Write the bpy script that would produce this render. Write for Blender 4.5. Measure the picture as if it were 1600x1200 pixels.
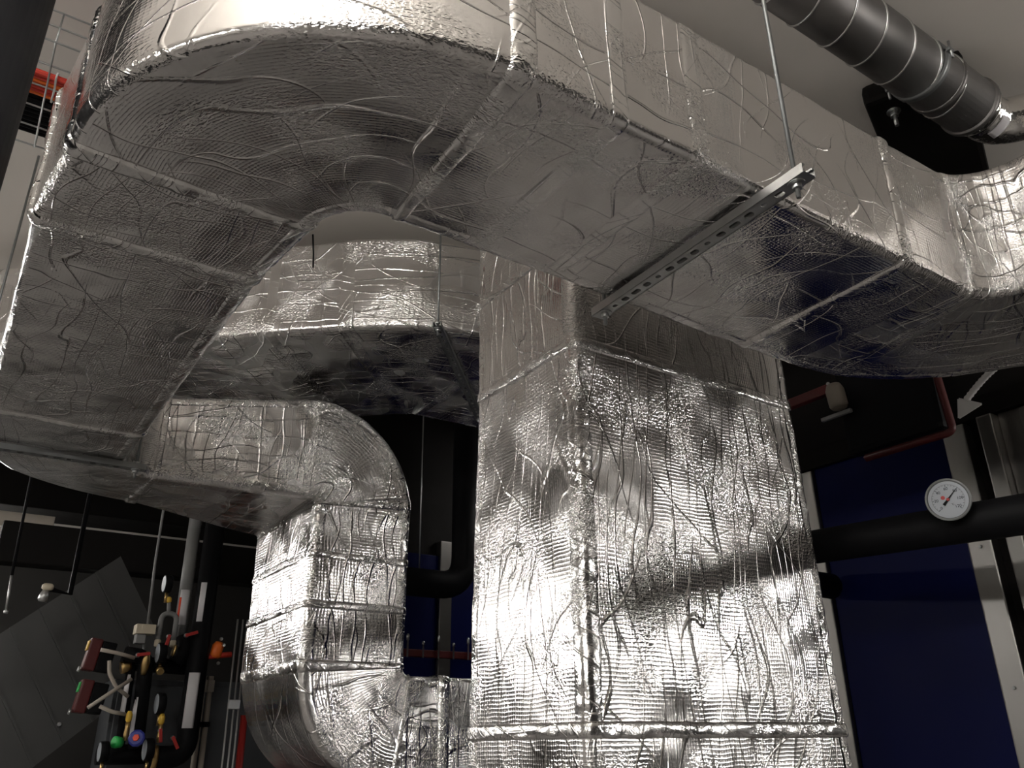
import bpy, bmesh, math, random
import numpy as np
from mathutils import Vector, Matrix

random.seed(7)
for o in list(bpy.data.objects): bpy.data.objects.remove(o)
S = bpy.context.scene
C = S.collection

# ------------------------------------------------------------------ camera
EYE = 1.60
cam = bpy.data.cameras.new('camera'); cam_o = bpy.data.objects.new('camera', cam); C.objects.link(cam_o)
cam.sensor_width = 36.0; cam.lens = 36.0*1287.0/1600.0; cam.clip_start = .02
_p, _r, _y = math.radians(23.65), math.radians(-.6), math.radians(56)
def _w(x, y, z): return Vector((math.sin(_y)*x+math.cos(_y)*y, -math.cos(_y)*x+math.sin(_y)*y, z))
_R0, _U0 = (1, 0, 0), (0, -math.sin(_p), math.cos(_p))
_R = _w(*[math.cos(_r)*a+math.sin(_r)*b for a, b in zip(_R0, _U0)])
_U = _w(*[-math.sin(_r)*a+math.cos(_r)*b for a, b in zip(_R0, _U0)])
_F = _w(0, math.cos(_p), math.sin(_p))
m3 = Matrix((_R, _U, -_F)).transposed()
cam_o.matrix_world = Matrix.Translation((0, 0, EYE)) @ m3.to_4x4()
S.camera = cam_o

# ------------------------------------------------------------------ world, exposure
world = bpy.data.worlds.new('world'); S.world = world; world.use_nodes = True
world.node_tree.nodes['Background'].inputs[0].default_value = (.9, .95, 1, 1)
world.node_tree.nodes['Background'].inputs[1].default_value = 0.0
S.view_settings.view_transform = 'Standard'; S.view_settings.look = 'None'
S.view_settings.exposure = 1.0; S.view_settings.gamma = 1.0; S.view_settings.use_curve_mapping = False
LAMP_COL = (1.0, .965, .912)
S.cycles.max_bounces = 4; S.cycles.diffuse_bounces = 2; S.cycles.glossy_bounces = 3
# suspended batten lights: centre, heading in degrees, length, emission strength
LAMPS = [((-.70, .0, 3.20), 35, 1.5, 54.0, 'white suspended batten lamp above and behind the viewer'),
         ((4.75, -2.5, 2.60), 40, 1.5, 38.0, 'nearer white batten lamp behind the viewer to the right'),
         ((5.75, -3.1, 2.75), 40, 1.5, 34.0, 'farther white batten lamp behind the viewer to the right'),
         ((-2.4, 5.2, 2.58), 40, 1.5, 36.0, 'nearer white batten lamp beyond the black riser pipe'),
         ((-.75, 7.0, 2.75), 0, 1.45, 40.0, 'farther white batten lamp beyond the black riser pipe'),
         ((-3.3, .7, 2.75), 85, 1.5, 36.0, 'white batten lamp far to the left of the viewer'),
         ((-2.7, -1.9, 2.66), -45, 1.5, 36.0, 'white batten lamp straight behind the viewer'),
         ((3.3, 3.75, 3.22), 0, .8, 10.0, 'added unseen short batten lamp brightening the far blue cabinet')]  # last lamp is added, unseen, to brighten the far blue cabinet

# ------------------------------------------------------------------ materials
def nmat(name):
    m = bpy.data.materials.new(name); m.use_nodes = True
    nt = m.node_tree; return m, nt, nt.nodes['Principled BSDF']
def N(nt, t, **kw):
    n = nt.nodes.new(t)
    for k, v in kw.items(): setattr(n, k, v)
    return n
def L(nt, a, b): nt.links.new(a, b)
def M2(nt, op, a, b=None, c=None):
    n = nt.nodes.new('ShaderNodeMath'); n.operation = op
    for i, v in enumerate((a, b, c)):
        if v is None: continue
        if isinstance(v, (int, float)): n.inputs[i].default_value = v
        else: nt.links.new(v, n.inputs[i])
    return n.outputs[0]
def simple(name, col, rough=.5, metal=0., var=.12, vscale=14., bump=0., spec=.5):
    m, nt, b = nmat(name)
    tc = N(nt, 'ShaderNodeTexCoord'); no = N(nt, 'ShaderNodeTexNoise')
    no.inputs['Scale'].default_value = vscale; no.inputs['Detail'].default_value = 4
    L(nt, tc.outputs['Object'], no.inputs['Vector'])
    mx = N(nt, 'ShaderNodeMixRGB'); mx.blend_type = 'MULTIPLY'; mx.inputs[0].default_value = 1
    mx.inputs[1].default_value = (*col, 1)
    g = M2(nt, 'MULTIPLY_ADD', no.outputs['Fac'], 2*var, 1-var)
    L(nt, g, mx.inputs[2]); L(nt, mx.outputs[0], b.inputs['Base Color'])
    b.inputs['Metallic'].default_value = metal
    r = M2(nt, 'MULTIPLY_ADD', no.outputs['Fac'], .16, rough-.08); L(nt, r, b.inputs['Roughness'])
    b.inputs['Specular IOR Level'].default_value = spec
    if bump:
        bp = N(nt, 'ShaderNodeBump'); bp.inputs['Distance'].default_value = bump; L(nt, no.outputs['Fac'], bp.inputs['Height'])
        L(nt, bp.outputs[0], b.inputs['Normal'])
    return m
def foil(name, creases, scrim=.00020, crinkle=.0006, mid=.0006, rough=.2, pitch=.0078, col=(.82, .80, .785), quilt=0., wf=.0072):
    """aluminium foil facing over a fibre scrim; u,v of the UV map are metres around and along the duct.
    creases: (heading in degrees, lines per metre, height, share of lines seen, seed)"""
    m, nt, b = nmat(name)
    uv = N(nt, 'ShaderNodeUVMap'); uv.uv_map = 'metres'
    sep = N(nt, 'ShaderNodeSeparateXYZ'); L(nt, uv.outputs[0], sep.inputs[0]); U, V = sep.outputs[0], sep.outputs[1]
    def vec(x, y):
        n = N(nt, 'ShaderNodeCombineXYZ')
        for i, q in enumerate((x, y)):
            if isinstance(q, (int, float)): n.inputs[i].default_value = q
            else: L(nt, q, n.inputs[i])
        return n.outputs[0]
    def noise(v, sc, det=2., ro=.55):
        n = N(nt, 'ShaderNodeTexNoise'); n.noise_dimensions = '2D'
        n.inputs['Scale'].default_value = sc; n.inputs['Detail'].default_value = det; n.inputs['Roughness'].default_value = ro
        L(nt, v, n.inputs['Vector']); return n.outputs['Fac']
    def smooth(v, a, b2, lo=0., hi=1.):
        mr = N(nt, 'ShaderNodeMapRange'); mr.interpolation_type = 'SMOOTHSTEP'; L(nt, v, mr.inputs['Value'])
        for k, q in (('From Min', a), ('From Max', b2), ('To Min', lo), ('To Max', hi)): mr.inputs[k].default_value = q
        return mr.outputs[0]
    def mask(sc, lo, hi, seed): return smooth(noise(vec(M2(nt, 'ADD', U, seed), V), sc, 0.), lo, hi)
    h = None
    for (rot, k, ht, share, seed) in creases:
        ca_, sa_ = math.cos(math.radians(rot)), math.sin(math.radians(rot))
        x = M2(nt, 'MULTIPLY_ADD', U, ca_, M2(nt, 'MULTIPLY', V, sa_)); y = M2(nt, 'MULTIPLY_ADD', U, -sa_, M2(nt, 'MULTIPLY', V, ca_))
        wob = noise(vec(M2(nt, 'MULTIPLY_ADD', x, k*.35, seed), M2(nt, 'MULTIPLY', y, 2.2)), 1., 1.5, .5)
        tt = M2(nt, 'MULTIPLY_ADD', wob, 3.4, M2(nt, 'MULTIPLY', x, k))
        fl = M2(nt, 'FLOOR', tt); fr = M2(nt, 'ABSOLUTE', M2(nt, 'SUBTRACT', M2(nt, 'SUBTRACT', tt, fl), .5))
        ln = smooth(fr, 0., wf*k**.75, 1., 0.)
        ms = smooth(noise(vec(M2(nt, 'MULTIPLY_ADD', fl, 7.31, seed), M2(nt, 'MULTIPLY', y, 3.)), 1., 0.), 1-share-.12, 1-share+.12)
        e = M2(nt, 'MULTIPLY', M2(nt, 'MULTIPLY', ln, ms), ht)
        h = e if h is None else M2(nt, 'ADD', h, e)
    cr = noise(uv.outputs[0], 75., 2.5, .65); rid = M2(nt, 'ABSOLUTE', M2(nt, 'SUBTRACT', cr, .5))
    h = M2(nt, 'ADD', h, M2(nt, 'MULTIPLY', M2(nt, 'MULTIPLY', rid, M2(nt, 'ADD', mask(6., .42, .68, 13.), .15)), -3.*crinkle))
    h = M2(nt, 'ADD', h, M2(nt, 'MULTIPLY', noise(uv.outputs[0], 14., 0.), mid*4))
    wv = M2(nt, 'MULTIPLY', noise(uv.outputs[0], 20., 0.), .006)
    def thread(a, p):
        q = M2(nt, 'SINE', M2(nt, 'MULTIPLY', M2(nt, 'ADD', a, wv), 2*math.pi/p))
        return M2(nt, 'POWER', M2(nt, 'MULTIPLY_ADD', q, .5, .5), 2.5)
    sc = M2(nt, 'ADD', M2(nt, 'MULTIPLY', thread(U, pitch), mask(5., .22, .5, 21.)), M2(nt, 'MULTIPLY', thread(V, pitch*1.1), mask(4., .18, .46, 33.)))
    h = M2(nt, 'MULTIPLY_ADD', sc, scrim, h)
    if quilt:
        def groove(a, p, sd): return smooth(M2(nt, 'ABSOLUTE', M2(nt, 'SUBTRACT', M2(nt, 'FRACT', M2(nt, 'MULTIPLY_ADD', noise(uv.outputs[0], 5., 2.), .5, M2(nt, 'MULTIPLY_ADD', a, 1/p, sd))), .5)), 0, .07, 1, 0)
        q = M2(nt, 'ADD', groove(U, .07, .2), groove(V, .085, .6))
        h = M2(nt, 'MULTIPLY_ADD', M2(nt, 'MULTIPLY', q, mask(5., .3, .55, 41.)), quilt, h)
    bp = N(nt, 'ShaderNodeBump'); bp.inputs['Distance'].default_value = 1.; bp.inputs['Strength'].default_value = 1.
    L(nt, h, bp.inputs['Height']); L(nt, bp.outputs[0], b.inputs['Normal'])
    b.inputs['Metallic'].default_value = 1.
    b.inputs['Base Color'].default_value = (*col, 1)
    L(nt, M2(nt, 'MULTIPLY_ADD', mask(7., .3, .7, 51.), .12, rough-.06), b.inputs['Roughness'])
    return m
MT = {}
MT['foil_column'] = foil('foil_column', [(0, 24, .0019, .58, 1.), (5, 14, .0022, .55, 5.), (26, 9, .0014, .42, 9.), (-30, 10, .0014, .40, 19.)], scrim=.00020, crinkle=.0009, mid=.0006)
MT['foil_main'] = foil('foil_main', [(90, 13, .0014, .50, 2.), (4, 10, .0019, .55, 6.), (62, 10, .0014, .42, 10.), (-48, 11, .0014, .44, 15.)], scrim=.00014, crinkle=.0012, mid=.0006, wf=.0058)
MT['foil_leg'] = foil('foil_leg', [(90, 15, .0014, .55, 3.), (0, 15, .0015, .55, 7.), (40, 10, .0013, .40, 11.), (-35, 10, .0013, .40, 16.)], scrim=.00020, crinkle=.0013, mid=.0007, wf=.0060)
MT['foil_drop'] = foil('foil_drop', [(0, 22, .0026, .58, 4.), (7, 13, .0028, .52, 8.), (35, 7, .0018, .40, 12.)], scrim=.00030, crinkle=.0008, mid=.0005, wf=.012, pitch=.011)
MT['foil_quilt'] = foil('foil_quilt', [(0, 15, .0022, .55, 5.), (90, 15, .0022, .55, 9.), (45, 10, .0020, .42, 13.), (-40, 10, .0020, .42, 18.)], scrim=.00014, crinkle=.0018, mid=.0009, rough=.24, quilt=.0014)
MT['foil_bend'] = foil('foil_bend', [(0, 11, .0020, .42, 5.), (62, 9, .0018, .42, 9.), (-55, 9, .0018, .40, 13.), (30, 14, .0013, .36, 21.)], scrim=.00026, crinkle=.0009, mid=.0005, wf=.010, pitch=.010)
MT['tape'] = foil('tape', [(90, 26, .0009, .55, 6.), (20, 50, .0007, .5, 12.), (-60, 36, .0008, .5, 17.)], scrim=.00002, crinkle=.0022, mid=.0012, rough=.2, col=(.87, .855, .84))
MT['ceiling'] = simple('ceiling_paint', (.80, .755, .70), .85, var=.06, vscale=2.5)
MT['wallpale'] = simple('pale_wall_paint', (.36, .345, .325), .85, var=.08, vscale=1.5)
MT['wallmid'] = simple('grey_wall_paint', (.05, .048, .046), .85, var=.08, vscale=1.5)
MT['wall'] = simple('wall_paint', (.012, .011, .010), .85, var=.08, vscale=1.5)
MT['floor'] = simple('floor_paint', (.18, .171, .163), .5, var=.15, vscale=1.2)
MT['zinc'] = simple('galvanised', (.52, .53, .53), .38, 1., var=.12, vscale=30)
MT['zincdull'] = simple('galvanised_dull', (.30, .31, .31), .5, .9, var=.15, vscale=20)
MT['spiral'] = simple('spiral_steel', (.20, .19, .185), .5, .9, var=.15, vscale=9)
MT['seam'] = simple('seam_steel', (.62, .62, .61), .3, 1., var=.1, vscale=30)
MT['shiny'] = simple('shiny_jacket', (.85, .83, .80), .16, 1., var=.08, vscale=16, bump=.012)
MT['black'] = simple('black_rubber', (.006, .006, .007), .55, var=.25, vscale=20, spec=.1)
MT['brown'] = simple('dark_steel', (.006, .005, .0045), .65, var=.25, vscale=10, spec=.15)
MT['blue'] = simple('blue_panel', (.0007, .003, .048), .5, var=.06, vscale=4, spec=.12)
MT['alu'] = simple('anodised_aluminium', (.27, .26, .25), .36, .95, var=.06, vscale=6)
MT['white'] = simple('white_plastic', (.72, .71, .70), .5, var=.05)
MT['paper'] = simple('white_label', (.78, .76, .78), .6, var=.04)
MT['dial'] = simple('dial_face', (.40, .43, .47), .5, var=.02)
MT['red'] = simple('red_paint', (.42, .025, .02), .45, var=.1)
MT['darkred'] = simple('dark_red_paint', (.085, .006, .006), .5, var=.15)
MT['orange'] = simple('orange_sheath', (.85, .17, .02), .45, var=.1)
MT['redcable'] = simple('red_sheath', (.62, .04, .02), .45, var=.1)
MT['yellow'] = simple('yellow_cap', (.80, .50, .06), .4, var=.1)
MT['brass'] = simple('brass', (.66, .46, .20), .3, 1., var=.1)
MT['green'] = simple('green_cap', (.02, .42, .08), .4, var=.05)
MT['bluecap'] = simple('blue_knob', (.02, .03, .25), .4, var=.05)
MT['redcap'] = simple('red_cap', (.85, .08, .03), .4, var=.05)
MT['beige'] = simple('beige_plastic', (.45, .40, .34), .5, var=.08)
MT['beigedark'] = simple('shaded_beige_plastic', (.22, .19, .155), .55, var=.1)  # beige darkened to carry the shade around the fan unit
MT['grey'] = simple('grey_plastic', (.24, .24, .24), .5, var=.08)
MT['greysheet'] = simple('grey_sheet', (.075, .08, .088), .5, .2, var=.08, vscale=5)
MT['ductsheet'] = simple('duct_sheet', (.075, .075, .075), .5, .4, var=.12, vscale=6)
MT['cream'] = simple('cream_plastic', (.66, .58, .44), .5, var=.06)
def lampmat(k):
    m, nt, b = nmat('lamp_diffuser'); b.inputs['Base Color'].default_value = (.9, .9, .9, 1)
    b.inputs['Emission Color'].default_value = (*LAMP_COL, 1); b.inputs['Emission Strength'].default_value = k; return m

# ------------------------------------------------------------------ helpers
def thing(name, label, cat, loc=(0, 0, 0), group=None):
    o = bpy.data.objects.new(name, None); C.objects.link(o); o.location = loc; o.empty_display_size = .05
    o['label'] = label; o['category'] = cat
    if group: o['group'] = group
    return o
def put(me, name, mat, parent=None, label=None, smooth=True):
    me.materials.append(MT[mat] if isinstance(mat, str) else mat)
    if smooth: me.polygons.foreach_set('use_smooth', [True]*len(me.polygons))
    o = bpy.data.objects.new(name, me); C.objects.link(o)
    if parent:
        o.parent = parent
        l = Vector((0, 0, 0)); q = parent
        while q: l += Vector(q.location); q = q.parent
        me.transform(Matrix.Translation(-l))
    if label: o['label'] = label
    return o
def tag(o, label, cat, group=None):
    o['label'] = label; o['category'] = cat
    if group: o['group'] = group
    return o
def struct(o, label=None):
    o['kind'] = 'structure'
    if label: o['label'] = label
    return o
def from_bm(bm, name):
    bmesh.ops.recalc_face_normals(bm, faces=bm.faces)
    me = bpy.data.meshes.new(name); bm.to_mesh(me); bm.free(); return me
def box_bm(bm, lo, hi, rot=None, about=None, bev=0.):
    lo, hi = Vector(lo), Vector(hi); c = (lo+hi)/2; s = hi-lo
    r = bmesh.ops.create_cube(bm, size=1.); vs = r['verts']
    bmesh.ops.scale(bm, vec=s, verts=vs)
    if bev:
        es = list({e for v in vs for e in v.link_edges})
        bv = bmesh.ops.bevel(bm, geom=es, offset=bev, segments=2, profile=.6, affect='EDGES')
        vs = list({v for f in bv['faces'] for v in f.verts} | {v for v in vs if v.is_valid})
    bmesh.ops.translate(bm, vec=c, verts=vs)
    if rot is not None: bmesh.ops.rotate(bm, cent=about if about is not None else c, matrix=rot, verts=vs)
    return vs
def box(name, lo, hi, mat, parent=None, rot=None, about=None, bev=.004, label=None):
    bm = bmesh.new(); box_bm(bm, lo, hi, rot, about, bev)
    return put(from_bm(bm, name), name, mat, parent, label, smooth=False)
def RZ(d): return Matrix.Rotation(math.radians(d), 3, 'Z')
def frames(pts):
    pts = [Vector(p) for p in pts]; n = len(pts); T = []
    for i in range(n):
        a = pts[max(i-1, 0)]; b = pts[min(i+1, n-1)]; T.append((b-a).normalized())
    up = Vector((0, 0, 1)) if abs(T[0].z) < .9 else Vector((1, 0, 0))
    X = T[0].cross(up).normalized(); out = []
    for i in range(n):
        if i: X = (X - T[i]*X.dot(T[i])).normalized()
        out.append((pts[i], T[i], X, T[i].cross(X)))
    return out
def tube_bm(bm, pts, r, seg=14, caps=True):
    fr = frames(pts); rs = r if isinstance(r, (list, tuple)) else [r]*len(fr); rings = []
    for (p, t, x, y), rr in zip(fr, rs):
        rings.append([bm.verts.new(p+(x*math.cos(2*math.pi*k/seg)+y*math.sin(2*math.pi*k/seg))*rr) for k in range(seg)])
    for a, b2 in zip(rings, rings[1:]):
        for k in range(seg): bm.faces.new((a[k], a[(k+1) % seg], b2[(k+1) % seg], b2[k]))
    if caps:
        bm.faces.new(rings[0][::-1]); bm.faces.new(rings[-1])
def fillet(pts, rad, n=8):
    pts = [Vector(p) for p in pts]; out = [pts[0]]
    for i in range(1, len(pts)-1):
        a, b2, c = pts[i-1], pts[i], pts[i+1]
        u = (a-b2).normalized(); v = (c-b2).normalized(); ang = u.angle(v)
        d = min(rad/math.tan(ang/2), (a-b2).length*.49, (c-b2).length*.49)
        p0, p2 = b2+u*d, b2+v*d
        for k in range(n+1):
            t = k/n; out.append(p0*(1-t)**2+b2*2*t*(1-t)+p2*t*t)
    out.append(pts[-1]); return out
def tube(name, pts, r, mat, parent=None, seg=14, bend=0., label=None):
    bm = bmesh.new(); tube_bm(bm, fillet(pts, bend) if bend else pts, r, seg)
    o = put(from_bm(bm, name), name, mat, parent, label)
    return flatcaps(o)
def flatcaps(o):
    for p in o.data.polygons:
        if len(p.vertices) > 6: p.use_smooth = False
    return o
def lathe(name, c, axis, prof, mat, parent=None, seg=24, label=None):
    """prof: list of (distance along axis, radius)"""
    ax = Vector(axis).normalized(); up = Vector((0, 0, 1)) if abs(ax.z) < .9 else Vector((1, 0, 0))
    X = ax.cross(up).normalized(); Y = ax.cross(X); bm = bmesh.new(); rings = []
    for d, r in prof:
        rings.append([bm.verts.new(Vector(c)+ax*d+(X*math.cos(2*math.pi*k/seg)+Y*math.sin(2*math.pi*k/seg))*max(r, 1e-4)) for k in range(seg)])
    for a, b2 in zip(rings, rings[1:]):
        for k in range(seg): bm.faces.new((a[k], a[(k+1) % seg], b2[(k+1) % seg], b2[k]))
    bm.faces.new(rings[0][::-1]); bm.faces.new(rings[-1])
    o = put(from_bm(bm, name), name, mat, parent, label)
    for p in o.data.polygons: p.use_smooth = abs(p.normal.dot(ax)) < .8 and len(p.vertices) == 4
    return o
def nut(name, c, axis, r, h, mat, parent):
    return lathe(name, c, axis, [(0, r*.92), (h*.1, r), (h*.9, r), (h, r*.92)], mat, parent, seg=6)

# ------------------------------------------------------------------ vector noise (numpy) for the crumpled insulation
def vnoise(P, f, seed=0):
    q = P*f; i = np.floor(q).astype(np.int64); t = q-i; t = t*t*t*(t*(t*6-15)+10); out = 0
    for dx in (0, 1):
        for dy in (0, 1):
            for dz in (0, 1):
                hsh = ((i[..., 0]+dx)*73856093) ^ ((i[..., 1]+dy)*19349663) ^ ((i[..., 2]+dz)*83492791) ^ (seed*2654435761 & 0xffffffff)
                hsh = (hsh ^ (hsh >> 13))*1274126177; hsh = (hsh ^ (hsh >> 16)) & 0xffff
                w = (t[..., 0] if dx else 1-t[..., 0])*(t[..., 1] if dy else 1-t[..., 1])*(t[..., 2] if dz else 1-t[..., 2])
                out = out + w*(hsh/32767.5-1)
    return out
class Path:
    """centre line of a rectangular duct: w across (horizontal for a level duct), h along the other side"""
    def __init__(s, pos, T, H, w, h, ds=.01):
        s.P = [Vector(pos)]; s.T = [Vector(T).normalized()]; s.H = [Vector(H).normalized()]; s.w = [w]; s.h = [h]; s.s = [0.]; s.ds = ds; s.mark = {}
    def add(s, p, T, H, w, h):
        s.s.append(s.s[-1]+(Vector(p)-s.P[-1]).length); s.P.append(Vector(p)); s.T.append(T); s.H.append(H); s.w.append(w); s.h.append(h)
    def go(s, length, w=None, h=None, side=0., up=0.):
        p0, T, H = s.P[-1], s.T[-1], s.H[-1]; W = T.cross(H); w0, h0 = s.w[-1], s.h[-1]; w = w or w0; h = h or h0
        n = max(2, int(length/s.ds))
        for k in range(1, n+1):
            t = k/n; s.add(p0+T*length*t+W*side*t+H*up*t, T, H, w0+(w-w0)*t, h0+(h-h0)*t)
        return s
    def turn(s, ang, R, about='H', w=None, h=None):
        """about H: +left in plan; about W: + towards H"""
        p0, T, H = s.P[-1].copy(), s.T[-1].copy(), s.H[-1].copy(); W = T.cross(H); w0, h0 = s.w[-1], s.h[-1]; w = w or w0; h = h or h0
        sg = 1 if ang > 0 else -1
        if about == 'H': c = p0-W*R*sg; ax = H
        else: c = p0+H*R*sg; ax = W
        n = max(4, int(abs(math.radians(ang))*(R+.12)/s.ds))
        for k in range(1, n+1):
            t = k/n; M = Matrix.Rotation(math.radians(ang)*t, 3, ax)
            s.add(c+M@(p0-c), M@T, M@H, w0+(w-w0)*t, h0+(h-h0)*t)
        return s
    def here(s, name): s.mark[name] = s.s[-1]; return s
NOISE = [(3.5, .0050), (9., .0014), (27., .0005)]
def section(w, h, r, nw, nh, nc=5):
    pts = []; nor = []
    def side(x0, y0, x1, y1, n, nx, ny):
        for k in range(n): t = k/n; pts.append((x0+(x1-x0)*t, y0+(y1-y0)*t)); nor.append((nx, ny))
    def corner(cx, cy, a0):
        for k in range(nc): a = a0+math.pi/2*k/nc; pts.append((cx+r*math.cos(a), cy+r*math.sin(a))); nor.append((math.cos(a), math.sin(a)))
    x, y = w/2, h/2
    side(-x+r, -y, x-r, -y, nw, 0, -1); corner(x-r, -y+r, -math.pi/2)
    side(x, -y+r, x, y-r, nh, 1, 0); corner(x-r, y-r, 0)
    side(x-r, y, -x+r, y, nw, 0, 1); corner(-x+r, y-r, math.pi/2)
    side(-x, y-r, -x, -y+r, nh, -1, 0); corner(-x+r, -y+r, math.pi)
    return np.array(pts), np.array(nor)
def sweep(path, name, mat, s0, s1, parent, r=.02, off=None, urange=None, du=.01, ds=None, noise=1., extra=(), label=None, cap=False, seed=0):
    """skin of the duct between path lengths s0 and s1; off(s, u) lifts it off the insulation"""
    s = np.array(path.s); wm, hm = max(path.w), max(path.h)
    nw, nh, nc = max(4, int(wm/du)), max(4, int(hm/du)), 5
    ss = s[(s > s0+1e-4) & (s < s1-1e-4)]; ss = np.concatenate([[s0], ss, [s1]])
    if ds: ss = np.linspace(s0, s1, max(3, int((s1-s0)/ds)+1))
    def itp(a): a = np.array(a); return np.interp(ss, s, a) if a.ndim == 1 else np.stack([np.interp(ss, s, a[:, k]) for k in range(a.shape[1])], 1)
    P = itp([tuple(v) for v in path.P]); T = itp([tuple(v) for v in path.T]); H = itp([tuple(v) for v in path.H])
    T /= np.linalg.norm(T, axis=1)[:, None]; H /= np.linalg.norm(H, axis=1)[:, None]; W = np.cross(T, H)
    w, h = itp(path.w), itp(path.h)
    wbar, hbar = float(np.mean(path.w)), float(np.mean(path.h))
    p2, n2 = section(wbar, hbar, r, nw, nh, nc)
    u = np.concatenate([[0], np.cumsum(np.linalg.norm(np.diff(np.vstack([p2, p2[:1]]), axis=0), axis=1))])
    npt = len(p2); V = np.zeros((len(ss), npt, 3)); NN = np.zeros_like(V)
    for i in range(len(ss)):
        q, nn = section(w[i], h[i], r, nw, nh, nc)
        V[i] = P[i]+q[:, :1]*W[i]+q[:, 1:]*H[i]; NN[i] = nn[:, :1]*W[i]+nn[:, 1:]*H[i]
    d = np.zeros(V.shape[:2])
    if noise:
        for k, (f, a) in enumerate(NOISE): d += a*noise*vnoise(V, f, k+1)
    for (f, a) in extra: d += a*vnoise(V, f, 17+seed)
    if off is not None: d += off(ss[:, None], u[None, :-1])
    V = V+NN*d[..., None]
    cols = np.arange(npt+1); closed = True
    if urange is not None:
        u0, u1 = urange; sel = np.where((u[:-1] >= u0-1e-6) & (u[:-1] <= u1+1e-6))[0]
        if u1 > u[-1]: sel = np.concatenate([sel, np.where(u[:-1] <= u1-u[-1])[0]+npt])
        cols = sel; closed = False
    VV = V[:, cols % npt]; uu = np.where(cols >= npt, u[cols % npt]+u[-1]*(cols >= npt), u[np.minimum(cols, npt)])
    n, mcol = VV.shape[:2]
    if closed: VV = V; m_v = npt
    else: m_v = mcol
    verts = VV.reshape(-1, 3)
    I, J = np.meshgrid(np.arange(n-1), np.arange(mcol-1), indexing='ij')
    j2 = (J+1) % m_v
    F = np.stack([I*m_v+J, I*m_v+j2, (I+1)*m_v+j2, (I+1)*m_v+J], -1).reshape(-1, 4)
    me = bpy.data.meshes.new(name)
    nv, nf = len(verts), len(F)
    me.vertices.add(nv); me.vertices.foreach_set('co', verts.astype(np.float32).ravel())
    me.loops.add(nf*4); me.loops.foreach_set('vertex_index', F[:, ::-1].astype(np.int32).ravel())
    me.polygons.add(nf); me.polygons.foreach_set('loop_start', np.arange(nf, dtype=np.int32)*4); me.polygons.foreach_set('loop_total', np.full(nf, 4, np.int32))
    ul = me.uv_layers.new(name='metres')
    uvq = np.stack([np.stack([uu[J], ss[I]], -1), np.stack([uu[J+1], ss[I]], -1), np.stack([uu[J+1], ss[I+1]], -1), np.stack([uu[J], ss[I+1]], -1)], 2).reshape(-1, 4, 2)[:, ::-1]
    ul.data.foreach_set('uv', uvq.astype(np.float32).ravel())
    me.update(); me.validate()
    if cap:
        bm = bmesh.new(); bm.from_mesh(me); bm.verts.ensure_lookup_table()
        for base, rev in ((0, False), ((n-1)*m_v, True)):
            vs = [bm.verts[base+k] for k in range(m_v)]
            try: bm.faces.new(vs if not rev else vs[::-1])
            except ValueError: pass
        bmesh.ops.recalc_face_normals(bm, faces=bm.faces); bm.to_mesh(me); bm.free()
    return put(me, name, mat, parent, label)
def ridge(path, at, parent, width=.032, height=.006, name='flange_ridge', mat='tape', seed=0):
    def off(s, u):
        t = np.clip(np.abs(s-at)/(width/2), 0, 1)
        return height*np.sqrt(np.maximum(1-t**2.2, 0))-.003*(t > .97)
    return sweep(path, name, mat, at-width/2, at+width/2, parent, off=off, du=.01, ds=width/10, extra=((38., .0016), (90., .0009)), seed=seed)
def band(path, at, parent, width=.07, lift=.0016, name='tape_band'):
    def off(s, u): t = np.abs(s-at)/(width/2); return lift-.004*(t > .97)
    return sweep(path, name, 'tape', at-width/2, at+width/2, parent, off=off, ds=.008, extra=((60., .0005),))
def corner_tapes(path, s0, s1, parent, which=(0, 1, 2, 3), half=.028):
    wbar, hbar = float(np.mean(path.w)), float(np.mean(path.h)); r = .02
    wm, hm = max(path.w), max(path.h)
    p2, _ = section(wbar, hbar, r, max(4, int(wm/.01)), max(4, int(hm/.01)))
    per = [wbar-2*r, hbar-2*r]; q = math.pi/2*r*.985
    cs = [per[0]+q/2, per[0]+q+per[1]+q/2, 2*per[0]+2*q+per[1]+q/2, 2*per[0]+2*per[1]+3*q+q/2]
    for k in which:
        c = cs[k]; a, b2 = c-half-q/2, c+half+q/2
        def off(s, u, c=c):
            uu = np.abs(u-c); tot = 2*sum(per)+4*q; uu = np.minimum(uu, tot-uu)
            return .0016-.0045*(uu > half+q/2-.008)+0*s
        sweep(path, 'corner_tape', 'tape', s0, s1, parent, off=off, urange=(a, b2), extra=((55., .0014), (120., .0008)), seed=k+3)

# ================================================================== the room
A0, A1, B0, B1, ZC = -5., 6.2, -5.5, 9.5, 3.58
def slab(name, lo, hi, mat): return struct(box(name, lo, hi, mat, bev=0))
slab('floor', (A0-.1, B0-.1, -.1), (A1+.1, B1+.1, 0), 'floor')
slab('ceiling', (A0-.1, B0-.1, ZC), (A1+.1, B1+.1, ZC+.15), 'ceiling')
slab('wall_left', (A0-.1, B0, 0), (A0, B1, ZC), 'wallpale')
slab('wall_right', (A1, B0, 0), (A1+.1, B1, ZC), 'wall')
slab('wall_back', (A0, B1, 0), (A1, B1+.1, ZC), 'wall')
slab('wall_front', (A0, B0-.1, 0), (A1, B0, ZC), 'wallmid')
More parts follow.
